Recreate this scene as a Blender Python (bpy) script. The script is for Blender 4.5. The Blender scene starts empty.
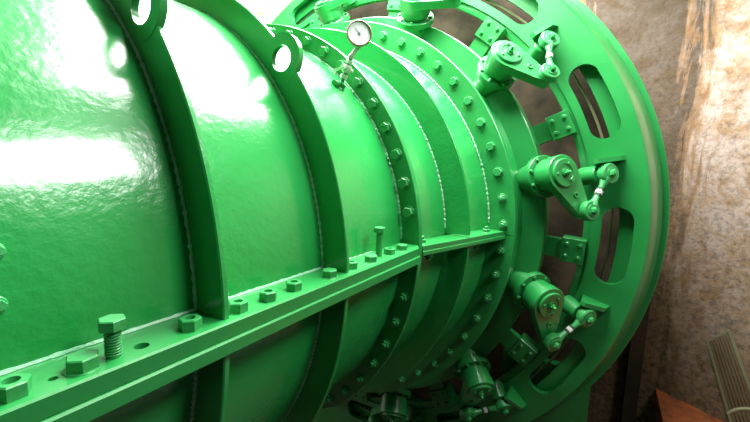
import bpy, bmesh, math, random
from mathutils import Vector, Matrix
random.seed(7)
PI = math.pi
scene = bpy.context.scene
COL = scene.collection
R = math.radians

# ------------------------------------------------------------------ materials
def new_mat(name):
    m = bpy.data.materials.new(name); m.use_nodes = True
    nt = m.node_tree; nt.nodes.clear()
    out = nt.nodes.new('ShaderNodeOutputMaterial'); b = nt.nodes.new('ShaderNodeBsdfPrincipled')
    nt.links.new(b.outputs[0], out.inputs[0])
    return m, nt, b

def noise(nt, scale, detail=4, rough=.55, vec=None, dist=0.0):
    n = nt.nodes.new('ShaderNodeTexNoise'); n.inputs['Scale'].default_value = scale
    n.inputs['Detail'].default_value = detail; n.inputs['Roughness'].default_value = rough
    n.inputs['Distortion'].default_value = dist
    if vec is not None: nt.links.new(vec, n.inputs['Vector'])
    return n

def ramp(nt, fac, stops):
    r = nt.nodes.new('ShaderNodeValToRGB'); e = r.color_ramp.elements
    while len(e) < len(stops): e.new(.5)
    for i, (p, c) in enumerate(stops):
        e[i].position = p; e[i].color = (c[0], c[1], c[2], 1) if hasattr(c, '__len__') else (c, c, c, 1)
    nt.links.new(fac, r.inputs[0]); return r

def mix(nt, fac, a, b, mode='MIX'):
    m = nt.nodes.new('ShaderNodeMix'); m.data_type = 'RGBA'; m.blend_type = mode
    if isinstance(fac, float): m.inputs[0].default_value = fac
    else: nt.links.new(fac, m.inputs[0])
    for k, v in ((6, a), (7, b)):
        if isinstance(v, tuple): m.inputs[k].default_value = (*v, 1)
        else: nt.links.new(v, m.inputs[k])
    return m.outputs[2]

def geo_pos(nt):
    return nt.nodes.new('ShaderNodeNewGeometry').outputs['Position']

def paint(name, c1, c2, rough, bump=.12, metal=0.0, scale=55, coat=0.0):
    m, nt, b = new_mat(name); pos = geo_pos(nt)
    n1 = noise(nt, 3.0, 3, .5, pos)
    r1 = ramp(nt, n1.outputs[0], [(.35, 0.0), (.65, 1.0)])
    nt.links.new(mix(nt, r1.outputs[0], c1, c2), b.inputs['Base Color'])
    b.inputs['Metallic'].default_value = metal
    rr = noise(nt, 9.0, 3, .6, pos)
    mr = nt.nodes.new('ShaderNodeMapRange'); mr.inputs[3].default_value = rough * .8; mr.inputs[4].default_value = rough * 1.25
    nt.links.new(rr.outputs[0], mr.inputs[0]); nt.links.new(mr.outputs[0], b.inputs['Roughness'])
    if coat: b.inputs['Coat Weight'].default_value = coat; b.inputs['Coat Roughness'].default_value = .12
    n2 = noise(nt, scale, 3, .55, pos); n3 = noise(nt, 9, 2, .5, pos)
    ad = nt.nodes.new('ShaderNodeMath'); ad.operation = 'MULTIPLY_ADD'; ad.inputs[1].default_value = 2.0
    nt.links.new(n3.outputs[0], ad.inputs[0]); nt.links.new(n2.outputs[0], ad.inputs[2])
    bp = nt.nodes.new('ShaderNodeBump'); bp.inputs['Strength'].default_value = bump; bp.inputs['Distance'].default_value = .004
    nt.links.new(ad.outputs[0], bp.inputs['Height']); nt.links.new(bp.outputs[0], b.inputs['Normal'])
    return m

GREEN = paint('green_enamel', (.012, .25, .047), (.018, .285, .060), .24, .30, coat=.6)
GREEN2 = paint('green_enamel_satin', (.012, .215, .043), (.018, .25, .054), .36, .16, coat=.5)
GREENBOLT = paint('green_painted_steel', (.022, .24, .058), (.035, .29, .08), .33, .2, scale=90)
WELD = paint('green_weld_bead', (.16, .48, .26), (.34, .62, .42), .3, .5, scale=160)
STEEL = paint('bare_steel', (.70, .72, .70), (.80, .80, .78), .3, .1, metal=.3, scale=120)
BRASSY = paint('weathered_brass', (.42, .40, .22), (.50, .52, .30), .35, .1, metal=.5, scale=120)
VALVE = paint('pale_green_valve', (.32, .48, .30), (.46, .60, .42), .35, .1, scale=120)
BEZEL = paint('reddish_bezel', (.22, .10, .075), (.30, .14, .10), .35, .05, scale=90)
DIAL = paint('white_dial', (.93, .93, .95), (.95, .95, .97), .4, .0)
INK = paint('dial_ink', (.22, .24, .34), (.26, .28, .38), .5, .0)
DARKIN = paint('dark_bore', (.010, .05, .016), (.014, .06, .02), .7, .1)
RUSTSTEEL = paint('rusted_grating', (.11, .08, .04), (.17, .13, .07), .7, .4, scale=70)
GREENPIPE = paint('dull_green_pipe', (.15, .15, .08), (.20, .20, .11), .6, .3)
DARKBOX = paint('dark_brown_box', (.022, .018, .008), (.05, .034, .014), .9, .5, scale=40)

def wall_mat(name, pale, corner):
    m, nt, b = new_mat(name); pos = geo_pos(nt)
    sep = nt.nodes.new('ShaderNodeSeparateXYZ'); nt.links.new(pos, sep.inputs[0])
    big = noise(nt, 2.3, 6, .62, pos, .6); fine = noise(nt, 26, 8, .72, pos, .3); med = noise(nt, 7.5, 8, .7, pos, .8)
    base = mix(nt, ramp(nt, med.outputs[0], [(.42, 0.0), (.62, 1.0)]).outputs[0], pale, (.30, .195, .105))
    blot = ramp(nt, big.outputs[0], [(.50, 0.0), (.66, 1.0)])
    base = mix(nt, mix(nt, .75, (0, 0, 0), blot.outputs[0]), base, (.20, .12, .06))
    spk = ramp(nt, fine.outputs[0], [(.34, .5), (.52, 1.0)])
    base = mix(nt, .85, base, spk.outputs[0], 'MULTIPLY')
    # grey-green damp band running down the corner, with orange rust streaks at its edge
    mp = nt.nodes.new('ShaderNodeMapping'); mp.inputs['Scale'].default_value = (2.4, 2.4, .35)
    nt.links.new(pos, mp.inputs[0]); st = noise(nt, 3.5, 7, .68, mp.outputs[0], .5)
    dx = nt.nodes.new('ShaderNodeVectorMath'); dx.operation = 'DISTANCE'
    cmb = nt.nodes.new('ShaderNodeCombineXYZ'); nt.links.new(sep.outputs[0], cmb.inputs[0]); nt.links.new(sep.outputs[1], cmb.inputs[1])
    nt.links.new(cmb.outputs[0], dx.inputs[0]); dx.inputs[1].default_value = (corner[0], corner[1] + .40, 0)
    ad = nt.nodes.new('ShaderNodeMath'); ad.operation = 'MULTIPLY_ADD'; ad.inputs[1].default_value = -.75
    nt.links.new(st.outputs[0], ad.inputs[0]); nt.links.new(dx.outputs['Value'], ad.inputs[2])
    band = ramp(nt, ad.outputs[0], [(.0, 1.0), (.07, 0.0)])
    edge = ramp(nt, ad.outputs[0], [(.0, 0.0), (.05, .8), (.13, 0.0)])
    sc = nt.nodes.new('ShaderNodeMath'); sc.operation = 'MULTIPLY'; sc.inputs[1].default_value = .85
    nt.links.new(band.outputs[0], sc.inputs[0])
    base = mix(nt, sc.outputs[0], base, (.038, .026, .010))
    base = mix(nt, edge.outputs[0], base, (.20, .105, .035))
    # brown stain plus painted-in light falloff, stronger towards the floor, with ragged upper edge
    zz = nt.nodes.new('ShaderNodeMath'); zz.operation = 'MULTIPLY_ADD'; zz.inputs[1].default_value = 2.2
    nt.links.new(big.outputs[0], zz.inputs[0]); nt.links.new(sep.outputs[2], zz.inputs[2])
    z2 = nt.nodes.new('ShaderNodeMath'); z2.operation = 'MULTIPLY_ADD'; z2.inputs[1].default_value = 1.0
    nt.links.new(med.outputs[0], z2.inputs[0]); nt.links.new(zz.outputs[0], z2.inputs[2])
    mrz = nt.nodes.new('ShaderNodeMapRange'); mrz.inputs[1].default_value = -.1; mrz.inputs[2].default_value = 2.9
    mrz.inputs[3].default_value = .92; mrz.inputs[4].default_value = 0
    nt.links.new(z2.outputs[0], mrz.inputs[0])
    base = mix(nt, mrz.outputs[0], base, mix(nt, ramp(nt, fine.outputs[0], [(.38, 0.0), (.60, 1.0)]).outputs[0], (.040, .029, .012), (.20, .125, .055)))
    nt.links.new(base, b.inputs['Base Color']); b.inputs['Roughness'].default_value = .85
    bp = nt.nodes.new('ShaderNodeBump'); bp.inputs['Strength'].default_value = .5; bp.inputs['Distance'].default_value = .02
    nt.links.new(fine.outputs[0], bp.inputs['Height']); nt.links.new(bp.outputs[0], b.inputs['Normal'])
    return m
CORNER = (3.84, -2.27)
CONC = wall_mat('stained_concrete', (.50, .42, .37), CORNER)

def simple(name, col, rough=.8, col2=None, scale=3):
    m, nt, b = new_mat(name); pos = geo_pos(nt)
    n = noise(nt, scale, 7, .65, pos, .4)
    nt.links.new(mix(nt, ramp(nt, n.outputs[0], [(.35, 0.0), (.65, 1.0)]).outputs[0], col, col2 or col), b.inputs['Base Color'])
    b.inputs['Roughness'].default_value = rough
    bp = nt.nodes.new('ShaderNodeBump'); bp.inputs['Strength'].default_value = .4; bp.inputs['Distance'].default_value = .01
    nt.links.new(n.outputs[0], bp.inputs['Height']); nt.links.new(bp.outputs[0], b.inputs['Normal'])
    return m
CEIL = simple('whitewashed_ceiling', (.55, .55, .52), .8, (.45, .45, .42))
PALE = simple('pale_concrete', (.74, .72, .69), .8, (.62, .58, .53))
def floor_mat():
    m, nt, b = new_mat('rust_stained_floor'); pos = geo_pos(nt)
    n = noise(nt, 9, 7, .65, pos, .4); n2 = noise(nt, 2.5, 4, .6, pos)
    rust = mix(nt, ramp(nt, n.outputs[0], [(.35, 0.0), (.65, 1.0)]).outputs[0], (.36, .085, .015), (.11, .035, .012))
    grey = mix(nt, ramp(nt, n.outputs[0], [(.35, 0.0), (.65, 1.0)]).outputs[0], (.075, .078, .065), (.045, .045, .035))
    sep = nt.nodes.new('ShaderNodeSeparateXYZ'); nt.links.new(pos, sep.inputs[0])
    ad = nt.nodes.new('ShaderNodeMath'); ad.operation = 'MULTIPLY_ADD'; ad.inputs[1].default_value = .8
    nt.links.new(n2.outputs[0], ad.inputs[0]); nt.links.new(sep.outputs[0], ad.inputs[2])
    mr = nt.nodes.new('ShaderNodeMapRange'); mr.inputs[1].default_value = 2.7; mr.inputs[2].default_value = 3.1
    nt.links.new(ad.outputs[0], mr.inputs[0])
    nt.links.new(mix(nt, mr.outputs[0], grey, rust), b.inputs['Base Color']); b.inputs['Roughness'].default_value = .7
    bp = nt.nodes.new('ShaderNodeBump'); bp.inputs['Strength'].default_value = .4; bp.inputs['Distance'].default_value = .01
    nt.links.new(n.outputs[0], bp.inputs['Height']); nt.links.new(bp.outputs[0], b.inputs['Normal'])
    return m
RUSTFLOOR = floor_mat()
PIT = simple('damp_pit_concrete', (.05, .045, .03), .6, (.09, .07, .04), 4)
GAPSHADE = simple('gap_shade_brown', (.13, .09, .055), .85, (.05, .035, .02), 6)  # dark brown that puts shade into the gaps of the ring
TILE = simple('grey_floor', (.16, .15, .13), .6, (.22, .20, .17), 3)

# ------------------------------------------------------------------ helpers
def link(o, parent=None):
    COL.objects.link(o)
    if parent is not None: o.parent = parent
    return o

def obj(name, bm, mat, parent=None, angle=32, mw=None):
    bmesh.ops.remove_doubles(bm, verts=bm.verts, dist=1e-5)
    bmesh.ops.recalc_face_normals(bm, faces=bm.faces)
    me = bpy.data.meshes.new(name); bm.to_mesh(me); bm.free()
    me.materials.append(mat)
    me.polygons.foreach_set('use_smooth', [True] * len(me.polygons))
    try: me.set_sharp_from_angle(angle=R(angle))
    except Exception: pass
    o = bpy.data.objects.new(name, me); link(o, parent)
    if mw is not None: o.matrix_local = mw
    return o

def tag(o, label=None, cat=None, group=None, kind=None):
    if label: o['label'] = label
    if cat: o['category'] = cat
    if group: o['group'] = group
    if kind: o['kind'] = kind
    return o

def empty(name, mw=None, loc=None):
    o = bpy.data.objects.new(name, None); o.empty_display_size = .1; COL.objects.link(o)
    if mw is not None: o.matrix_world = mw
    if loc is not None: o.location = loc
    return o

def lathe_x(bm, prof, t0=0, t1=360, seg=192, bevel=0.0):
    """closed profile of (x, r) turned about the X axis between angles t0 and t1 (degrees)"""
    full = abs((t1 - t0) - 360) < 1e-6
    n = max(6, int(seg * (t1 - t0) / 360)); cols = []
    for i in range(n if full else n + 1):
        a = R(t0 + (t1 - t0) * i / n)
        cols.append([bm.verts.new((x, r * math.cos(a), r * math.sin(a))) for x, r in prof])
    m = len(prof)
    for i in range(n):
        c0 = cols[i]; c1 = cols[(i + 1) % len(cols)]
        for j in range(m):
            k = (j + 1) % m
            bm.faces.new((c0[j], c0[k], c1[k], c1[j]))
    if not full:
        bm.faces.new(cols[0]); bm.faces.new(list(reversed(cols[-1])))
    return bm

def plate_prof(x0, x1, r0, r1, c=.003):
    return [(x0, r0), (x0, r1 - c), (x0 + c, r1), (x1 - c, r1), (x1, r1 - c), (x1, r0)]

def lathe_z(bm, prof, seg=48, ctr=(0, 0, 0), mat=None):
    """open profile of (r, z) about local Z, ends closed on the axis with caps"""
    cols = []
    for i in range(seg):
        a = 2 * PI * i / seg
        col = []
        for r, z in prof:
            v = Vector((ctr[0] + r * math.cos(a), ctr[1] + r * math.sin(a), ctr[2] + z))
            if mat is not None: v = mat @ v
            col.append(bm.verts.new(v))
        cols.append(col)
    for i in range(seg):
        c0, c1 = cols[i], cols[(i + 1) % seg]
        for j in range(len(prof) - 1):
            bm.faces.new((c0[j], c0[j + 1], c1[j + 1], c1[j]))
    bm.faces.new([c[0] for c in cols]); bm.faces.new([c[-1] for c in cols])
    return bm

def ring_z(bm, r0, r1, z0, z1, c=.002, seg=48, ctr=(0, 0, 0)):
    prof = [(r0, z0), (r1 - c, z0), (r1, z0 + c), (r1, z1 - c), (r1 - c, z1), (r0 + c, z1), (r0, z1 - c)]
    cols = []
    for i in range(seg):
        a = 2 * PI * i / seg
        cols.append([bm.verts.new((ctr[0] + r * math.cos(a), ctr[1] + r * math.sin(a), ctr[2] + z)) for r, z in prof])
    for i in range(seg):
        c0, c1 = cols[i], cols[(i + 1) % seg]
        for j in range(len(prof)):
            k = (j + 1) % len(prof); bm.faces.new((c0[j], c0[k], c1[k], c1[j]))
    return bm

def prism(bm, pts, z0, z1, mat=None, c=0.0):
    """polygon pts (x,y) extruded z0..z1, optionally with a chamfer c on the top rim"""
    def P(x, y, z):
        v = Vector((x, y, z)); return bm.verts.new(mat @ v if mat is not None else v)
    cx = sum(p[0] for p in pts) / len(pts); cy = sum(p[1] for p in pts) / len(pts)
    layers = [[P(x, y, z0) for x, y in pts]]
    if c > 0:
        layers.append([P(x, y, z1 - c) for x, y in pts])
        top = []
        for x, y in pts:
            d = math.hypot(x - cx, y - cy) or 1; k = (d - c) / d
            top.append(P(cx + (x - cx) * k, cy + (y - cy) * k, z1))
        layers.append(top)
    else: layers.append([P(x, y, z1) for x, y in pts])
    n = len(pts)
    for a, b in zip(layers, layers[1:]):
        for i in range(n): bm.faces.new((a[i], a[(i + 1) % n], b[(i + 1) % n], b[i]))
    bm.faces.new(layers[0]); bm.faces.new(list(reversed(layers[-1])))
    return bm

def arcbox(bm, x0, x1, r0, r1, t0, t1, seg=6, c=.003):
    lathe_x(bm, [(x0, r0), (x0, r1 - c), (x0 + c, r1), (x1, r1), (x1, r0)], t0, t1, seg=int(seg * 360 / max(.1, t1 - t0)))
    return bm

def hex_pts(r, rot=0.0): return [(r * math.cos(R(60 * i + rot)), r * math.sin(R(60 * i + rot))) for i in range(6)]
def circ(r, n=24, cx=0, cy=0, a0=0, a1=360):
    full = abs(a1 - a0 - 360) < 1e-6; k = n if full else n + 1
    return [(cx + r * math.cos(R(a0 + (a1 - a0) * i / n)), cy + r * math.sin(R(a0 + (a1 - a0) * i / n))) for i in range(k)]

def boolean(o, cutters):
    """cut the given meshes out of o, bake the result, remove the cutters"""
    for c in cutters:
        md = o.modifiers.new('cut', 'BOOLEAN'); md.object = c; md.operation = 'DIFFERENCE'; md.solver = 'EXACT'
    dg = bpy.context.evaluated_depsgraph_get(); dg.update()
    me = bpy.data.meshes.new_from_object(o.evaluated_get(dg)); o.modifiers.clear()
    old = o.data; o.data = me; bpy.data.meshes.remove(old)
    me.polygons.foreach_set('use_smooth', [True] * len(me.polygons))
    try: me.set_sharp_from_angle(angle=R(32))
    except Exception: pass
    for c in cutters: bpy.data.objects.remove(c, do_unlink=True)
    return o

def copy_tree(o, parent=None):
    c = o.copy(); COL.objects.link(c)
    if parent is not None: c.parent = parent
    for ch in list(o.children): copy_tree(ch, c)
    return c

def radial_frame(x, r, t, tilt=0.0):
    """frame whose Z is the outward radial direction leaned by tilt towards -X; Y runs against growing angle"""
    a = R(t); A = R(tilt)
    er = Vector((0, math.cos(a), math.sin(a))); et = Vector((0, -math.sin(a), math.cos(a))); ex = Vector((1, 0, 0))
    n = er * math.cos(A) - ex * math.sin(A); m = er * math.sin(A) + ex * math.cos(A); y = -et
    M = Matrix((m, y, n)).transposed().to_4x4(); M.translation = Vector((x, 0, 0)) + er * r
    return M
def axial_frame(x, r, t):
    """frame whose Z points along -X (towards the intake)"""
    a = R(t); er = Vector((0, math.cos(a), math.sin(a))); et = Vector((0, -math.sin(a), math.cos(a)))
    z = Vector((-1, 0, 0)); M = Matrix((er, z.cross(er), z)).transposed().to_4x4(); M.translation = Vector((x, 0, 0)) + er * r
    return M

# ------------------------------------------------------------------ numbers read from the photograph
XR1, XR2, XA, XA2, XR3, XB = .473, .908, 1.4325, 1.477, 1.814, 2.156
RS, RRIB, RFA, RB = 1.0, 1.0963, 1.087, 1.343
ZT, YF = .0338, 1.1187
XLEFT = -1.6

# ------------------------------------------------------------------ inlet casing
casing = tag(empty('inlet_casing', loc=(.5, 0, 0)),
             'large glossy green cylindrical turbine casing with two ribs, filling the left half', 'turbine casing')
INVC = Matrix.Translation((-.5, 0, 0))
def cobj(name, bm, mat, parent=casing, **k):
    o = obj(name, bm, mat, None, **k); o.parent = parent; o.matrix_parent_inverse = Matrix.Identity(4)
    if parent is casing: o.matrix_local = INVC
    return o

def shell(prof_out, th, t0, t1):
    bm = bmesh.new(); pr = [(x, r) for x, r in prof_out] + [(x, r - th) for x, r in reversed(prof_out)]
    lathe_x(bm, pr, t0, t1, seg=256); return bm
A1 = math.degrees(math.asin(.002 / 1.0))
out = [(XLEFT, RS), (XR1, RS), (XR2, RS), (XA + .004, RS + .008)]
cobj('upper_shell', shell(out, .03, A1, 180 - A1), GREEN)
cobj('lower_shell', shell(out, .03, 180 + A1, 360 - A1), GREEN)

AF = math.degrees(math.asin(ZT / RRIB))
def rib(x, upper, th=.016, ro=RRIB, ri=.992):
    bm = bmesh.new()
    if upper: lathe_x(bm, plate_prof(x, x + th, ri, ro), AF, 180 - AF, seg=256)
    else: lathe_x(bm, plate_prof(x, x + th, ri, ro), 180 + AF, 360 - AF, seg=256)
    return bm
def bead(x, r, t0, t1, rad=.0048, n=420):
    """weld bead with small irregular beads along an arc"""
    bm = bmesh.new(); prev = None; k = 6
    for i in range(n + 1):
        a = R(t0 + (t1 - t0) * i / n); rr = rad * (1 + .35 * math.sin(i * 1.9) + random.uniform(-.25, .25))
        c = Vector((x, r * math.cos(a), r * math.sin(a))); er = Vector((0, math.cos(a), math.sin(a)))
        rg = [bm.verts.new(c + er * rr * math.sin(2 * PI * j / k) + Vector((1, 0, 0)) * rr * math.cos(2 * PI * j / k)) for j in range(k)]
        if prev:
            for j in range(k): bm.faces.new((prev[j], prev[(j + 1) % k], rg[(j + 1) % k], rg[j]))
        prev = rg
    return bm
for x in (XR1, XR2):
    up = cobj('stiffening_rib', rib(x, True), GREEN)
    # lifting eye: a ring that swells out of the rib edge
    eb = bmesh.new(); er, eh, n = .080, .042, 40
    th = 139.2; rc = 1.074 if x > .6 else 1.082
    M = axial_frame(x + .008, rc, th)
    for zz in (0,):
        outer = circ(er, n); inner = circ(eh, n)
        L = []
        for pts, z in ((inner, -.0088), (outer, -.0088), (outer, .0088), (inner, .0088)):
            L.append([eb.verts.new(M @ Vector((p[0], p[1], z))) for p in pts])
        for a_, b_ in ((0, 1), (1, 2), (2, 3), (3, 0)):
            for i in range(n): eb.faces.new((L[a_][i], L[a_][(i + 1) % n], L[b_][(i + 1) % n], L[b_][i]))
    # open the rib behind the hole
    cut = bmesh.new(); lathe_z(cut, [(eh, -.05), (eh, .05)], seg=40, mat=M)
    cutter = obj('cut', cut, GREEN)
    cutter.matrix_world = Matrix.Identity(4)
    up.matrix_local = Matrix.Identity(4); up.parent = None
    boolean(up, [cutter]); up.parent = casing; up.matrix_local = INVC
    e = obj('lifting_eye', eb, GREEN, up)
    cobj('stiffening_rib', rib(x, False), GREEN)
    cobj('weld_bead', bead(x - .001, RS + .001, AF + 1, 180 - AF - .5), WELD)
    cobj('weld_bead', bead(x - .001, RS + .001, 180 + AF + .5, 300), WELD)

# end flange A (upstream half)
def half_flange(x0, x1, ri, ro, upper, gap):
    bm = bmesh.new()
    lathe_x(bm, plate_prof(x0, x1, ri, ro, .0025), gap if upper else 180 + gap, (180 if upper else 360) - gap, seg=256)
    return bm
gA = math.degrees(math.asin(.0012 / RFA))
cobj('end_flange', half_flange(XA, XA + .0215, .985, RFA + .008, True, gA), GREEN2)
cobj('end_flange', half_flange(XA, XA + .0215, .985, RFA + .008, False, gA), GREEN2)
cobj('weld_bead', bead(XA - .001, RS + .009, 5, 177, .005), WELD)

# horizontal joint flanges
def joint(x0, x1, yo0, yo1, yi0, yi1, z0, z1, side=-1, c=.0035):
    bm = bmesh.new()
    yi0 *= side; yi1 *= side; yo0 *= side; yo1 *= side
    s = side
    def sec(x, yi, yo):
        k = 0.0002 if z0 > 0 else c
        return [bm.verts.new(v) for v in ((x, yi, z0), (x, yo - s * k, z0), (x, yo, z0 + k), (x, yo, z1 - c), (x, yo - s * c, z1), (x, yi, z1))]
    a, b = sec(x0, yi0, yo0), sec(x1, yi1, yo1)
    for i in range(6): bm.faces.new((a[i], a[(i + 1) % 6], b[(i + 1) % 6], b[i]))
    bm.faces.new(a); bm.faces.new(list(reversed(b)))
    return bm
up_j = cobj('joint_flange', joint(XLEFT, 1.388, YF - .004, YF - .004, .985, .985, .0006, ZT), GREEN2)
cobj('joint_flange', joint(XLEFT, 1.388, YF + .003, YF + .003, .985, .985, -ZT, -.0006), GREEN2)
cobj('joint_flange', joint(XLEFT, XA - .001, YF, YF, .985, .985, .0006, ZT, 1), GREEN2)
cobj('joint_flange', joint(XLEFT, XA - .001, YF, YF, .985, .985, -ZT, -.0006, 1), GREEN2)
cuts = []
for hx, hr in ((.321, .0125), (.196, .0065)):
    c = bmesh.new(); lathe_z(c, [(hr, -.022), (hr, .03)], seg=24, ctr=(hx, -1.074, ZT)); cuts.append(obj('cut', c, GREEN))
up_j.parent = None; up_j.matrix_local = Matrix.Identity(4)
boolean(up_j, cuts); up_j.parent = casing; up_j.matrix_local = INVC
cobj('joint_flange_end', joint(1.3882, XA - .001, YF - .004, 1.092, .985, .985, .0006, ZT), GREEN2)
cobj('joint_flange_end', joint(1.3882, XA - .001, YF + .003, 1.094, .985, .985, -ZT, -.0006), GREEN2)
# straight weld seam between shell and joint flange
sb = bmesh.new(); prev = None
for i in range(241):
    x = XLEFT + (XA - .01 - XLEFT) * i / 240; rr = .005 * (1 + random.uniform(-.25, .35))
    rg = [sb.verts.new((x, -.999 + rr * math.cos(2 * PI * j / 6), ZT + .001 + rr * math.sin(2 * PI * j / 6))) for j in range(6)]
    if prev:
        for j in range(6): sb.faces.new((prev[j], prev[(j + 1) % 6], rg[(j + 1) % 6], rg[j]))
    prev = rg
cobj('weld_bead', sb, WELD)

# fasteners -----------------------------------------------------------
def bolt_bm(rh=.025, h=.017, rw=.029, hw=.004, stud=0.0, socket=False, rot=0):
    bm = bmesh.new()
    if hw: lathe_z(bm, [(rw, 0), (rw, hw * .6), (rw - .001, hw)], seg=24)
    prism(bm, hex_pts(rh, rot), hw * .9, hw + h, c=.0022)
    if socket:      # countersunk stud end seen in the crown of the nut
        pass
    if stud: lathe_z(bm, [(rh * .52, hw + h - .002), (rh * .52, hw + h + stud - .002), (rh * .42, hw + h + stud)], seg=16)
    return bm
def nut_open_bm(rh=.022, h=.023, hole=.0105, rot=0):
    """thick nut whose stud stops below the crown, leaving a round recess"""
    bm = bmesh.new(); hp = []
    n = 24
    outer = []
    for i in range(n):
        a = 360 * i / n; k = rh * math.cos(R(30)) / math.cos(R(((a - rot) % 60) - 30)); outer.append((k * math.cos(R(a)), k * math.sin(R(a))))
    rings = [[(x, y, 0) for x, y in outer], [(x, y, h - .0025) for x, y in outer],
             [(x * .9, y * .9, h) for x, y in outer], [(x, y, h) for x, y in circ(hole, n)], [(x, y, h - .010) for x, y in circ(hole * .95, n)]]
    L = [[bm.verts.new(p) for p in rg] for rg in rings]
    for a_, b_ in zip(L, L[1:]):
        for i in range(n): bm.faces.new((a_[i], a_[(i + 1) % n], b_[(i + 1) % n], b_[i]))
    bm.faces.new(L[0]); bm.faces.new(L[-1])
    return bm

def place(o, M): o.matrix_local = M; return o
proto = {}
def fastener(key, maker, name, parent, M, mat=GREENBOLT, inv=None):
    if key not in proto:
        o = obj(name, maker(), mat, parent, angle=25); proto[key] = o
    else:
        o = proto[key].copy(); COL.objects.link(o); o.parent = parent; o.name = name
    o.matrix_local = (inv @ M) if inv is not None else M
    return o

NUTX = [.150, .233, .412, .525, .611, .702, .848, .966, 1.075, 1.215, 1.307]
for i, x in enumerate(NUTX):
    rt = random.uniform(0, 60)
    M = Matrix.Translation((x, -1.074 + random.uniform(-.004, .004), ZT - .001)) @ Matrix.Rotation(R(rt), 4, 'Z')
    if x in (.233, .848, 1.075, 1.307): fastener('cap', lambda: bolt_bm(.0235, .020, .026, .003), 'hex_bolt', casing, M, inv=INVC)
    else: fastener('nut', nut_open_bm, 'hex_nut', casing, M, inv=INVC)
for k in range(2):
    x = -.02 - .1 * k
    fastener('nut', nut_open_bm, 'hex_nut', casing, Matrix.Translation((x, -1.074, ZT - .001)), inv=INVC)

def flangeA_bolts():
    for k in range(-4, 22):
        t = 115.1 + 6.945 * k
        if 172 < t < 188: continue
        M = axial_frame(XA + .001, 1.052, t) @ Matrix.Rotation(R(random.uniform(0, 60)), 4, 'Z')
        if t < 180: fastener('fa', lambda: bolt_bm(.0225, .016, .027, .004), 'flange_bolt', casing, M, inv=INVC)
        else: fastener('fan', lambda: bolt_bm(.0195, .014, .024, .003, stud=.012), 'flange_nut', casing, M, inv=INVC)
flangeA_bolts()
for (x, y) in ((1.36, -1.055), (1.20, -1.07)):     # nuts showing under the joint
    M = Matrix.Translation((x, y, -ZT + .001)) @ Matrix.Rotation(PI, 4, 'X')
    fastener('fan', None, 'flange_nut', casing, M, inv=INVC)

# loose, half-withdrawn bolts standing in the joint flange
def jack(x, y, L, lab):
    t = tag(empty('hex_bolt', loc=(x, y, ZT)), lab, 'bolt')
    b = bmesh.new(); lathe_z(b, [(.0115, -.02), (.0115, L * .45)], seg=24)
    for i in range(9):
        z = .004 + i * L * .9 / 9; ring_z(b, .010, .0128, z, z + L * .055, c=.0008, seg=24)
    lathe_z(b, [(.0112, L * .4), (.0112, L)], seg=24)
    obj('threaded_shank', b, GREENBOLT, t)
    h = bmesh.new(); lathe_z(h, [(.0165, L - .001), (.0165, L + .002)], seg=24); prism(h, hex_pts(.0215, 12), L + .001, L + .019, c=.002)
    obj('bolt_head', h, GREENBOLT, t)
    return t
jack(.277, -1.074, .048, 'green hex bolt standing raised on the joint flange, the larger and nearer one')
jack(1.165, -1.055, .088, 'raised green hex bolt on the joint flange just left of the bolted ring flange')

# plugs at the left edge
for t_, xx, lab in ((167.4, .166, 'small green plug on the casing at the left edge, the upper of two'),
                    (172.0, .160, 'pale green plug on the casing at the left edge, just above the joint flange')):
    e = tag(empty('pipe_plug', radial_frame(xx, RS, t_)), lab, 'plug')
    b = bmesh.new(); lathe_z(b, [(.014, -.006), (.014, .003), (.012, .005)], seg=28); obj('collar', b, GREENBOLT, e)
    b = bmesh.new(); prism(b, hex_pts(.0105, 8), .004, .020, c=.002); obj('plug_head', b, GREENBOLT, e)

# ------------------------------------------------------------------ throat casing between the two bolted ring flanges
throat = tag(empty('throat_casing', loc=(0, 0, 0)),
             'green flaring casing section between the two bolted ring flanges, behind the pressure gauge', 'turbine casing')
out = [(XA2 - .003, 1.005), (XR3, 1.062), (2.05, 1.15), (XB + .01, 1.198)]
obj('upper_shell', shell(out, .03, A1, 180 - A1), GREEN, throat)
obj('lower_shell', shell(out, .03, 180 + A1, 360 - A1), GREEN, throat)
for up in (True, False):
    obj('end_flange', half_flange(XA + .0235, XA2, .985, RFA + .003, up, gA), GREEN2, throat)
    obj('end_flange', half_flange(XB, XB + .036, 1.16, RB, up, gA), GREEN2, throat)
    g = math.degrees(math.asin(ZT / 1.19))
    b = bmesh.new(); lathe_x(b, plate_prof(XR3, XR3 + .016, 1.05, 1.192), g if up else 180 + g, (180 if up else 360) - g, seg=256)
    obj('stiffening_rib', b, GREEN, throat)
obj('weld_bead', bead(XR3 - .001, 1.063, 5, 177), WELD, throat)
obj('weld_bead', bead(XB - .001, 1.197, 5, 177), WELD, throat)
obj('weld_bead', bead(XR3 + .017, 1.066, 5, 177, .004), WELD, throat)
for s in (-1, 1):
    obj('joint_flange', joint(XA2 + .001, XB - .001, 1.092, 1.288, .99, 1.17, .0006, .024, s), GREEN2, throat)
    obj('joint_flange', joint(XA2 + .001, XB - .001, 1.096, 1.292, .99, 1.17, -.024, -.0006, s), GREEN2, throat)

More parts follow.
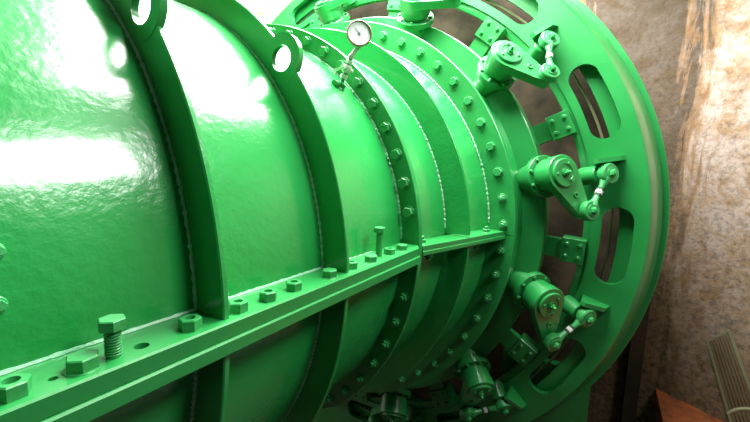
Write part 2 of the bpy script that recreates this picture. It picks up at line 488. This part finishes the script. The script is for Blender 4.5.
for k in range(-4, 21):
    t = 110.4 + 6.70 * k
    if 178.5 < t < 181.5: continue
    M = axial_frame(XB + .001, 1.276, t) @ Matrix.Rotation(R(random.uniform(0, 60)), 4, 'Z')
    if t < 166: fastener('fb', lambda: bolt_bm(.0245, .018, .029, .004), 'flange_bolt', throat, M)
    else: fastener('fbn', lambda: bolt_bm(.0215, .016, .027, .003, stud=.014), 'flange_nut', throat, M)
for x, y in ((1.535, -1.06), (2.038, -1.215)):
    fastener('fbn', None, 'joint_nut', throat, Matrix.Translation((x, y, .023)) @ Matrix.Rotation(R(20), 4, 'Z'))
for x, y in ((1.56, -1.085), (1.95, -1.19)):
    fastener('fbn', None, 'joint_nut', throat, Matrix.Translation((x, y, -.023)) @ Matrix.Rotation(PI, 4, 'X'))

# ------------------------------------------------------------------ guide vane housing (conical) and draft tube
ALEAN = 40.0
NG = 13; PITCH = 360 / NG; TG0 = 166.9
housing = tag(empty('guide_vane_housing', loc=(0, 0, 0)),
              'green conical guide vane housing between the right bolted flange and the big slotted ring', 'turbine housing')
b = bmesh.new(); lathe_x(b, plate_prof(XB + .038, XB + .085, 1.16, RB - .004, .006), 0, 360, seg=256); obj('front_flange', b, GREEN2, housing)
b = bmesh.new(); lathe_x(b, [(XB + .08, 1.10), (XB + .08, 1.235), (2.44, 1.335), (2.44, 1.10)], 0, 360, seg=192); obj('cone', b, GREEN, housing)
b = bmesh.new(); lathe_x(b, plate_prof(2.43, 2.585, 1.20, 1.462, .006), 0, 360, seg=256); obj('rear_ring', b, GREEN2, housing)
b = bmesh.new(); lathe_x(b, [(2.58, 1.24), (2.58, 1.34), (3.018, 1.36), (3.018, 1.24)], 0, 360, seg=160); obj('draft_tube', b, GREEN2, housing)
# stem bearings
br_proto = None; fl_proto = None
def bearing(k):
    global br_proto, fl_proto
    M = radial_frame(2.3, 1.6, TG0 + PITCH * k, ALEAN)
    if br_proto is None:
        b = bmesh.new()
        lathe_z(b, [(.104, -.42), (.098, -.30), (.092, -.195), (.092, -.16)], seg=48)
        o = obj('stem_bearing', b, GREEN2, housing); br_proto = o
        f = bmesh.new(); lathe_z(f, [(.123, -.190), (.126, -.187), (.126, -.156), (.123, -.153)], seg=56)
        lathe_z(f, [(.088, -.154), (.088, -.135)], seg=48)
        fo = obj('bearing_flange', f, GREEN2, o)
        bb = bolt_bm(.011, .009, .013, .002)
        first = None
        for j in range(8):
            a = R(22 + 45 * j)
            T = Matrix.Translation((.108 * math.cos(a), .108 * math.sin(a), -.154))
            if first is None: first = obj('flange_bolt', bb, GREENBOLT, o); q = first
            else: q = first.copy(); COL.objects.link(q); q.parent = o
            q.matrix_local = T
        # web plate on the shell under each stem
        o.matrix_local = M
    else:
        o = copy_tree(br_proto, housing); o.matrix_local = M
    return o
VIS = [k for k in range(-6, 5)]
for k in VIS: bearing(k)
# guide clips: square blocks with four bolts holding the inner edge of the operating ring
clip = None
for k in VIS:
    t = TG0 + PITCH * k - PITCH + 17.2
    if clip is None:
        t_ref = 180.0
        b = bmesh.new()
        prism(b, [(-.065, -.075), (.065, -.075), (.065, .075), (-.065, .075)], 0, .022, c=.003)
        prism(b, [(-.065, .052), (.065, .052), (.065, .075), (-.065, .075)], -.10, .001)
        prism(b, [(-.065, -.075), (.065, -.075), (.065, -.052), (-.065, -.052)], -.10, .001)
        prism(b, [(-.175, -.060), (-.060, -.060), (-.060, .060), (-.175, .060)], -.05, .004)
        clip = obj('guide_clip', b, GREEN2, housing); q0 = None
        for (px, py) in ((-.035, -.038), (.035, -.038), (-.035, .038), (.035, .038)):
            if q0 is None: q0 = obj('clip_bolt', bolt_bm(.013, .010, .016, .002, stud=.004), GREENBOLT, clip); q = q0
            else: q = q0.copy(); COL.objects.link(q); q.parent = clip
            q.matrix_local = Matrix.Translation((px, py, .021))
        o = clip
    else: o = copy_tree(clip, housing)
    o.matrix_local = axial_frame(2.575, 1.615, t)

# ------------------------------------------------------------------ operating ring with slots
opr = tag(empty('operating_ring', loc=(0, 0, 0)),
          'big green operating ring with rounded slots, at the right end of the machine', 'turbine ring')
b = bmesh.new(); lathe_x(b, [(2.608, 1.70), (2.608, 1.982), (2.612, 1.986), (2.645, 1.998), (2.645, 1.70)], 0, 360, seg=256)
face = obj('front_plate', b, GREEN2)
cuts = []
for k in range(-5, 6):
    tc = TG0 + PITCH * k + 15.3
    n = 12; rm = (1.748 + 1.910) / 2; hw = (1.910 - 1.748) / 2; t0, t1 = tc - 4.9, tc + 4.7
    pts = []
    for i in range(17):
        t = t0 + (t1 - t0) * i / 16; pts.append((rm + hw, t))
    A = R(t1)
    poly = [((rm + hw) * math.cos(R(t)), (rm + hw) * math.sin(R(t))) for _, t in pts]
    def end(tt, sgn):
        cx, cy = rm * math.cos(R(tt)), rm * math.sin(R(tt)); e = []
        for i in range(1, 16):
            ph = PI * i / 16
            dr, dt = hw * math.cos(ph), hw * math.sin(ph) * sgn
            e.append((cx + dr * math.cos(R(tt)) - dt * math.sin(R(tt)), cy + dr * math.sin(R(tt)) + dt * math.cos(R(tt))))
        return e
    poly += end(t1, 1)
    poly += [((rm - hw) * math.cos(R(t1 - (t1 - t0) * i / 16)), (rm - hw) * math.sin(R(t1 - (t1 - t0) * i / 16))) for i in range(17)]
    poly += list(reversed(end(t0, -1)))
    c = bmesh.new()
    MX = Matrix(((0, 0, 1, 0), (1, 0, 0, 0), (0, 1, 0, 0), (0, 0, 0, 1)))
    prism(c, poly, 2.55, 2.70, mat=MX)
    cuts.append(obj('cut', c, GREEN))
boolean(face, cuts); face.parent = opr
b = bmesh.new(); lathe_x(b, [(2.625, 1.655), (2.622, 1.66), (2.622, 1.705), (2.66, 1.705), (2.66, 1.655)], 0, 360, seg=256); obj('inner_rim', b, GREEN2, opr)
b = bmesh.new(); lathe_x(b, [(2.644, 1.95), (2.644, 1.9975), (2.805, 2.058), (2.812, 2.058), (2.812, 2.02), (2.70, 1.975), (2.70, 1.838), (2.672, 1.838), (2.672, 1.95)], 0, 360, seg=256)
obj('outer_rim', b, GREEN2, opr)
# lugs that carry the link ends
lug = None
for k in VIS:
    if lug is None:
        b = bmesh.new()
        # wedge shaped lug plate standing out of the face: local Z = -X axis, X radial
        M1 = Matrix.Rotation(R(90), 4, 'X')
        prism(b, [(-.07, 0), (.085, 0), (.060, .085), (-.045, .150), (-.07, .140)], -.016, .010, mat=Matrix.Translation((0, .072, 0)) @ M1)
        NB = Matrix.Translation((-.02, 0, .125)) @ Matrix.Rotation(R(50), 4, 'Y')
        lathe_z(b, [(.056, -.15), (.050, -.045), (.046, -.040), (.028, -.038), (.028, -.020)], seg=36, mat=NB)
        lug = obj('link_lug', b, GREEN2, opr); o = lug
    else: o = lug.copy(); COL.objects.link(o); o.parent = opr
    o.matrix_local = axial_frame(2.609, 1.80, TG0 + PITCH * k + 1.3)
# outer fixed ring behind
sup = tag(empty('support_ring', loc=(0, 0, 0)), 'thin dark green support ring just behind the slotted ring, nearest the stained wall', 'turbine ring')
b = bmesh.new(); lathe_x(b, plate_prof(2.855, 2.90, 1.90, 2.098, .004), 0, 360, seg=256); obj('ring_plate', b, GREEN2, sup)
b = bmesh.new()
prism(b, [(-1.785, -2.6), (1.785, -2.6), (1.785, -1.0), (1.2, -1.0), (1.2, -1.7), (-1.2, -1.7), (-1.2, -1.0), (-1.785, -1.0)], 2.83, 2.899,
      mat=Matrix(((0, 0, 1, 0), (1, 0, 0, 0), (0, 1, 0, 0), (0, 0, 0, 1))))
obj('pedestal', b, GREEN2, sup)
b = bmesh.new()
for s in range(2):
    pass
N = 192
for i in range(N):
    a = 2 * PI * i / N
rp = .008; k = 8; rgs = []
for i in range(N):
    a = 2 * PI * i / N; c = Vector((2.76, 1.80 * math.cos(a), 1.80 * math.sin(a))); er = Vector((0, math.cos(a), math.sin(a)))
    rgs.append([b.verts.new(c + er * rp * math.sin(2 * PI * j / k) + Vector((rp * math.cos(2 * PI * j / k), 0, 0))) for j in range(k)])
for i in range(N):
    p, q = rgs[i], rgs[(i + 1) % N]
    for j in range(k): b.faces.new((p[j], p[(j + 1) % k], q[(j + 1) % k], q[j]))
obj('grease_pipe', b, BRASSY, opr)

# ------------------------------------------------------------------ levers and links
PV = Vector((.103, -.230, 0)); UE = Vector((.276, -.045, 0))
def tangent_hull(c1, r1, c2, r2, n=20):
    d = Vector(c2) - Vector(c1); L = d.length; base = math.atan2(d.y, d.x); off = math.acos((r1 - r2) / L)
    pts = []
    for i in range(n + 1):
        a = base + off + (2 * PI - 2 * off) * i / n; pts.append((c1[0] + r1 * math.cos(a), c1[1] + r1 * math.sin(a)))
    for i in range(n + 1):
        a = base - off + (2 * off) * i / n; pts.append((c2[0] + r2 * math.cos(a), c2[1] + r2 * math.sin(a)))
    return pts
def make_lever():
    root = empty('guide_vane_lever')
    b = bmesh.new(); prism(b, tangent_hull((0, 0), .104, (PV.x, PV.y), .043), -.070, -.018, c=.004)
    arm = obj('lever_arm', b, GREEN2, root)
    b = bmesh.new(); lathe_z(b, [(.094, -.136), (.098, -.133), (.098, -.07), (.1, -.068)], seg=56); obj('hub', b, GREEN2, root)
    b = bmesh.new(); lathe_z(b, [(.080, -.02), (.080, -.006), (.076, -.002), (.050, -.002), (.048, -.006), (.024, -.006), (.024, .002)], seg=56)
    cap = obj('retaining_cap', b, GREEN2, root)
    q0 = None
    for j in range(3):
        a = R(60 + 120 * j); T = Matrix.Translation((.055 * math.cos(a), .055 * math.sin(a), -.004)) @ Matrix.Rotation(a, 4, 'Z')
        if q0 is None: q0 = obj('cap_screw', bolt_bm(.009, .008, .011, .0015), GREENBOLT, cap); q = q0
        else: q = q0.copy(); COL.objects.link(q); q.parent = cap
        q.matrix_local = T
    b = bmesh.new(); prism(b, hex_pts(.017, 10), 0, .016, c=.002); lathe_z(b, [(.009, .014), (.009, .030), (.007, .033)], seg=16)
    obj('centre_screw', b, GREENBOLT, cap)
    b = bmesh.new(); ring_z(b, .008, .0175, -.019, -.010, seg=28, ctr=(.058, -.132, 0)); obj('dowel_ring', b, GREENBOLT, arm)
    b = bmesh.new(); lathe_z(b, [(.0082, -.019), (.0082, -.015)], seg=20, ctr=(.058, -.132, 0)); obj('dowel_hole', b, DARKIN, arm)
    return root
def rod_end(bm, c, toward, r=.056, h=.042, shank=.105):
    d = (toward - c).normalized(); ring_z(bm, .016, r, -h / 2, h / 2, c=.006, seg=36, ctr=(c.x, c.y, c.z))
    p0 = c + d * r * .55; p1 = c + d * shank
    Z = d; X = Vector((0, 0, 1)).cross(Z).normalized(); Y = Z.cross(X)
    M = Matrix((X, Y, Z)).transposed().to_4x4(); M.translation = p0
    L = (p1 - p0).length
    lathe_z(bm, [(.030, 0), (.024, L * .35), (.0165, L * .6), (.0155, L * .95), (.014, L)], seg=24, mat=M)
def make_link():
    root = empty('connecting_link')
    zc = .012; P = Vector((PV.x, PV.y, zc)); U = Vector((UE.x, UE.y, zc + .004))
    b = bmesh.new(); rod_end(b, P, U); lo = obj('rod_end', b, GREENBOLT, root)
    b = bmesh.new(); rod_end(b, U, P, .060, .046); hi = obj('rod_end', b, GREENBOLT, root)
    d = (U - P).normalized(); X = Vector((0, 0, 1)).cross(d).normalized(); Y = d.cross(X)
    mid = (P + U) / 2
    for nm, s0, s1, rr, mt, hx in (('threaded_rod', -.032, .032, .011, STEEL, False), ('lock_nut', -.026, -.014, .020, DARKIN, True),
                                  ('adjusting_nut', -.011, .011, .0195, STEEL, True), ('lock_nut', .014, .026, .020, DARKIN, True)):
        M = Matrix((X, Y, d)).transposed().to_4x4(); M.translation = mid + d * s0
        b = bmesh.new()
        if hx: prism(b, hex_pts(rr, 15), 0, s1 - s0, mat=M, c=0)
        else: lathe_z(b, [(rr, 0), (rr, s1 - s0)], seg=20, mat=M)
        obj(nm, b, mt, root)
    for c, par, rr in ((P, lo, .020), (U, hi, .021)):
        b = bmesh.new(); ring_z(b, .012, .034, .020, .026, c=.001, seg=32, ctr=(c.x, c.y, c.z))
        obj('washer', b, GREENBOLT, par)
        b = bmesh.new(); prism(b, hex_pts(rr, 20), .024, .046, mat=Matrix.Translation(c), c=.003)
        lathe_z(b, [(.010, .044), (.010, .050)], seg=16, ctr=(c.x, c.y, c.z)); obj('pin_bolt', b, GREENBOLT, par)
        b = bmesh.new(); lathe_z(b, [(.0155, -.075), (.0155, .024)], seg=20, ctr=(c.x, c.y, c.z)); obj('pin', b, GREENBOLT, par)
    return root
lev0 = make_lever(); lnk0 = make_link()
LAB = {
 -6: 'topmost far side', -5: 'far side',
 -4: 'on the far side of the machine', -3: 'green guide vane lever at the top, behind the gauge dial, seen edge-on',
 -2: 'green lever cut off by the top edge, left of the pale-lit lever',
 -1: 'pale-lit green lever at upper right, beside the bright upper slot',
 0: 'green guide vane lever at mid height, pointing down to a link with a white nut',
 1: 'green guide vane lever below mid height, pointing straight down above the dark lower slot',
 2: 'shadowed green guide vane lever at the bottom, under the lower bolted flange',
 3: 'dark green guide vane lever at the bottom edge, left of the other bottom lever',
 4: 'far underside'}
LKL = {
 -3: 'green connecting link at the top edge behind the gauge dial',
 -2: 'green connecting link cut by the top edge, above the pale lever',
 -1: 'short pale connecting link near the top right, upright just left of the upper slot',
 0: 'green connecting link at mid height with a shiny white nut between its two eyes',
 1: 'green connecting link rising to the right, above the dark lower slot',
 2: 'nearly level green connecting link in shadow at the bottom edge',
 3: 'dark connecting link at the bottom edge under the leftmost lever'}
firstL = True
for k in range(-3, 4):
    M = radial_frame(2.3, 1.6, TG0 + PITCH * k, ALEAN)
    if firstL: a, c = lev0, lnk0; firstL = False
    else: a, c = copy_tree(lev0), copy_tree(lnk0)
    a.matrix_world = M; c.matrix_world = M
    tag(a, LAB[k], 'lever', 'guide vane levers around the housing'); tag(c, LKL[k], 'link', 'connecting links of the operating ring')

# ------------------------------------------------------------------ pressure gauge with cock
CAM = Vector((0, -1.74786, .36461))
Mr = radial_frame(1.345, 1.0, 136.0)
Zg = Vector((0.06, -.37, .94)).normalized(); Xg = Vector((1, 0, 0)); Yg = Zg.cross(Xg).normalized(); Xg = Yg.cross(Zg)
M = Matrix((Xg, Yg, Zg)).transposed().to_4x4(); M.translation = Mr.translation
gauge = tag(empty('pressure_gauge', M), 'round white-faced pressure gauge on a small valve, standing on the green casing', 'gauge')
b = bmesh.new(); lathe_z(b, [(.022, -.01), (.022, .008), (.016, .012), (.016, .03)], seg=24); obj('base_boss', b, GREENBOLT, gauge).matrix_local = M.inverted() @ Mr
b = bmesh.new(); lathe_z(b, [(.009, .02), (.009, .145)], seg=20); obj('stem', b, GREENBOLT, gauge)
b = bmesh.new(); prism(b, hex_pts(.017), .045, .062, c=.002); lathe_z(b, [(.015, .07), (.0195, .078), (.0195, .096), (.015, .104)], seg=24)
prism(b, hex_pts(.016, 20), .110, .124, c=.002); vb = obj('valve_body', b, VALVE, gauge)
b = bmesh.new(); RX = Matrix.Rotation(R(90), 4, 'Y')
lathe_z(b, [(.007, 0), (.007, .028), (.010, .030), (.010, .036)], seg=16, mat=Matrix.Translation((0, 0, .087)) @ RX)
lathe_z(b, [(.007, 0), (.007, .028), (.010, .030), (.010, .036)], seg=16, mat=Matrix.Translation((0, 0, .087)) @ Matrix.Rotation(R(-90), 4, 'Y'))
prism(b, [(-.004, -.004), (.004, -.004), (.004, .05), (-.004, .05)], -.005, .005, mat=Matrix.Translation((-.034, -.01, .087)) @ Matrix.Rotation(R(-30), 4, 'X'))
obj('valve_handle', b, VALVE, vb)
b = bmesh.new(); lathe_z(b, [(.011, 0), (.011, .035), (.015, .037), (.015, .048)], seg=20, mat=Matrix.Translation((0, 0, .020)) @ Matrix.Rotation(R(-100), 4, 'Y'))
obj('drain_elbow', b, GREENBOLT, gauge)
# dial: local offset up the stem, turned to face the walkway
dialM = Matrix.Translation((0, 0, .238))
Pw = (M @ dialM).translation; zdir = (CAM - Pw).normalized(); zdir = (zdir + Vector((0, -.12, .38))).normalized()
Xd = Vector((0, 0, 1)).cross(zdir).normalized(); Yd = zdir.cross(Xd)
W = Matrix((Xd, Yd, zdir)).transposed().to_4x4(); W.translation = Pw
dM = M.inverted() @ W
b = bmesh.new(); lathe_z(b, [(.046, -.026), (.050, -.022), (.050, -.004), (.054, .0)], seg=48); gc = obj('gauge_case', b, BEZEL, gauge); gc.matrix_local = dM
b = bmesh.new(); ring_z(b, .0485, .053, -.002, .010, c=.002, seg=56); obj('bezel', b, BEZEL, gc)
b = bmesh.new(); lathe_z(b, [(.048, -.001), (.048, .003)], seg=56); dl = obj('dial_face', b, DIAL, gc)
b = bmesh.new()
for i in range(25):
    a = R(-45 + 270 * i / 24); r0 = .036 if i % 4 else .032
    M2 = Matrix.Translation((0, 0, .003)) @ Matrix.Rotation(a, 4, 'Z')
    prism(b, [(r0, -.0004), (.042, -.0004), (.042, .0004), (r0, .0004)], 0, .0005, mat=M2)
obj('dial_marks', b, INK, dl)
b = bmesh.new(); prism(b, [(-.010, -.0016), (.030, -.0006), (.030, .0006), (-.010, .0016)], 0, .0012, mat=Matrix.Translation((0, 0, .0045)) @ Matrix.Rotation(R(128), 4, 'Z'))
lathe_z(b, [(.004, .0035), (.004, .007)], seg=16); obj('needle', b, INK, dl)
b = bmesh.new(); p0 = (M @ Vector((0, 0, .14))); p1 = Pw - Yd * .048 - zdir * .012
dd = (p1 - p0); Zt = dd.normalized(); Xt = Vector((1, 0, 0)).cross(Zt).normalized(); Yt = Zt.cross(Xt)
Mt = Matrix((Xt, Yt, Zt)).transposed().to_4x4(); Mt.translation = p0 - Zt * .01
lathe_z(b, [(.010, 0), (.010, dd.length + .018)], seg=16, mat=M.inverted() @ Mt)
prism(b, hex_pts(.013, 20), .006, .020, mat=M.inverted() @ Mt); obj('gauge_neck', b, VALVE, gauge)

# ------------------------------------------------------------------ setting
def quad_slab(name, pts, thick, mat, kind='structure'):
    """pts: footprint (x,y,z) of a face, thickened along its outward normal by thick"""
    b = bmesh.new(); P = [Vector(p) for p in pts]; n = (P[1] - P[0]).cross(P[2] - P[0]).normalized() * thick
    v0 = [b.verts.new(p) for p in P]; v1 = [b.verts.new(p + n) for p in P]; k = len(P)
    b.faces.new(v0); b.faces.new(list(reversed(v1)))
    for i in range(k): b.faces.new((v0[i], v0[(i + 1) % k], v1[(i + 1) % k], v1[i]))
    o = obj(name, b, mat, None); o['kind'] = kind; return o
ZC, ZF, ZP = 3.6, -1.45, -2.62
K = Vector((3.84, -2.27, 0)); dW = Vector((-.51, -.86, 0)).normalized(); E2 = K + dW * 4.2
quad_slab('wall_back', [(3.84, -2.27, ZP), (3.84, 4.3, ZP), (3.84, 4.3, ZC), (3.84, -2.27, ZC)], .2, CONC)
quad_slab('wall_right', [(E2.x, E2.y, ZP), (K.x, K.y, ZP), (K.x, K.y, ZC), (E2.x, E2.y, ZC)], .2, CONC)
quad_slab('wall_far', [(3.84, 4.3, ZP), (-4.5, 4.3, ZP), (-4.5, 4.3, ZC), (3.84, 4.3, ZC)], .2, PALE)
quad_slab('ceiling', [(-4.5, -6.2, ZC), (4.1, -6.2, ZC), (4.1, 4.5, ZC), (-4.5, 4.5, ZC)], .2, CEIL)
b = bmesh.new()
prism(b, [(-4.5, -6.2), (1.62, -6.2), (1.62, -5.88), (3.84, -2.27), (-4.5, -2.27)], ZF - .18, ZF)
o = obj('floor', b, RUSTFLOOR); o['kind'] = 'structure'
b = bmesh.new(); prism(b, [(-4.5, -2.6), (3.84, -2.6), (3.84, 4.3), (-4.5, 4.3)], ZP - .15, ZP); o = obj('floor_pit', b, PIT); o['kind'] = 'structure'
quad_slab('wall_pit', [(-4.5, -2.45, ZP), (3.84, -2.45, ZP), (3.84, -2.45, ZF - .18), (-4.5, -2.45, ZF - .18)], .15, PIT)
# dark brown upright box near the corner
b = bmesh.new(); prism(b, [(3.74, -2.150), (3.82, -2.150), (3.82, -2.05), (3.74, -2.05)], ZP + .001, -.60); o = obj('trim_1', b, DARKBOX); o['kind'] = 'structure'

b = bmesh.new(); lathe_x(b, [(3.02, 1.0), (3.02, 1.95), (3.838, 2.05), (3.838, 1.0)], 0, 360, seg=96); o = obj('gap_shade_block', b, GAPSHADE); o['kind'] = 'structure'  # added dark block, hides the bright wall behind the ring gaps
# leaning grating panel by the right wall
A = Vector((3.640, -2.516, -.875)); Bv = Vector((3.585, -2.608, -.742)); D = Vector((3.50, -2.690, -1.449)); E = Vector((3.40, -2.86, -1.449))
gr = tag(empty('grating_panel', loc=D), 'rusty slatted metal panel in a pale frame leaning on the stained wall, bottom right', 'panel')
def bar(b, p, q, w=.010):
    d = (q - p).normalized(); X = Vector((0, 0, 1)).cross(d)
    X = X.normalized() if X.length > 1e-3 else Vector((1, 0, 0)); Y = d.cross(X)
    M = Matrix((X, Y, d)).transposed().to_4x4(); M.translation = p - D
    prism(b, [(-w, -w), (w, -w), (w, w), (-w, w)], 0, (q - p).length, mat=M)
b = bmesh.new()
up = Vector((0, 0, .012))
bar(b, A, Bv, .008); bar(b, A, D + up, .008); bar(b, Bv, E + up, .008); bar(b, D + up, E + up, .008)
obj('frame', b, GREENPIPE, gr)
b = bmesh.new()
for i in range(1, 8):
    f = i / 8; bar(b, A.lerp(Bv, f), (D + up).lerp(E + up, f), .005)
for i in range(1, 5):
    f = i / 5; bar(b, A.lerp(D + up, f), Bv.lerp(E + up, f), .003)
obj('slats', b, RUSTSTEEL, gr)
# bent pipe lying at its foot
pts = []
for i in range(25):
    a = R(200 - 170 * i / 24); pts.append(Vector((3.30 + .0 * i, -2.72 - .14 * math.cos(a) * -1, -1.40 + .15 * math.sin(a) + .09)))
b = bmesh.new(); prev = None
for i, p in enumerate(pts):
    d = (pts[min(i + 1, 24)] - pts[max(i - 1, 0)]).normalized(); X = Vector((1, 0, 0)); Y = d.cross(X).normalized()
    rg = [b.verts.new(p + X * .011 * math.cos(2 * PI * j / 10) + Y * .011 * math.sin(2 * PI * j / 10)) for j in range(10)]
    if prev:
        for j in range(10): b.faces.new((prev[j], prev[(j + 1) % 10], rg[(j + 1) % 10], rg[j]))
    else: b.faces.new(rg)
    prev = rg
b.faces.new(prev)
o = obj('bent_pipe', b, GREENPIPE); tag(o, 'bent green pipe at the foot of the leaning slatted panel, bottom right corner', 'pipe')

# ------------------------------------------------------------------ light
def area(name, loc, rot, sx, sy, power, col=(1, 1, 1)):
    l = bpy.data.lights.new(name, 'AREA'); l.shape = 'RECTANGLE'; l.size = sx; l.size_y = sy; l.energy = power; l.color = col
    o = bpy.data.objects.new(name, l); COL.objects.link(o); o.location = loc; o.rotation_euler = rot; return o
area('ceiling_lamp', (2.0, -.55, 2.55), (0, 0, 0), 1.9, 2.2, 390, (1, .98, .95))
area('far_fill', (2.4, 2.7, 3.3), (0, 0, 0), 1.6, .5, 190, (1, .98, .95))  # added fill without a known fixture, brightens the far end of the wall
sl = area('side_lamp', (1.5, -3.7, 2.75), (0, 0, 0), 1.1, .9, 44, (1, .99, .96))
sl.rotation_euler = (Vector((.35, -.9, .1)) - sl.location).to_track_quat('-Z', 'Y').to_euler(); sl.data.spread = R(145)
w = bpy.data.worlds.new('World'); scene.world = w; w.use_nodes = True
w.node_tree.nodes['Background'].inputs[0].default_value = (.75, .85, .9, 1); w.node_tree.nodes['Background'].inputs[1].default_value = .015

# ------------------------------------------------------------------ camera
rr = Vector((0.52653514, -0.84952024, 0.03280409)); uu = Vector((0.08530613, 0.09118561, 0.9921734)); ff = Vector((0.84586264, 0.51961577, -0.12048171))
cd = bpy.data.cameras.new('Camera'); co = bpy.data.objects.new('Camera', cd); COL.objects.link(co)
Mc = Matrix((rr, uu, -ff)).transposed().to_4x4(); Mc.translation = CAM; co.matrix_world = Mc
cd.sensor_width = 36; cd.lens = 372.72 / 750 * 36; cd.clip_start = .01
scene.camera = co
scene.view_settings.view_transform = 'Standard'; scene.view_settings.look = 'None'
scene.view_settings.gamma = 1; scene.view_settings.exposure = 0.85
scene.view_settings.use_curve_mapping = False
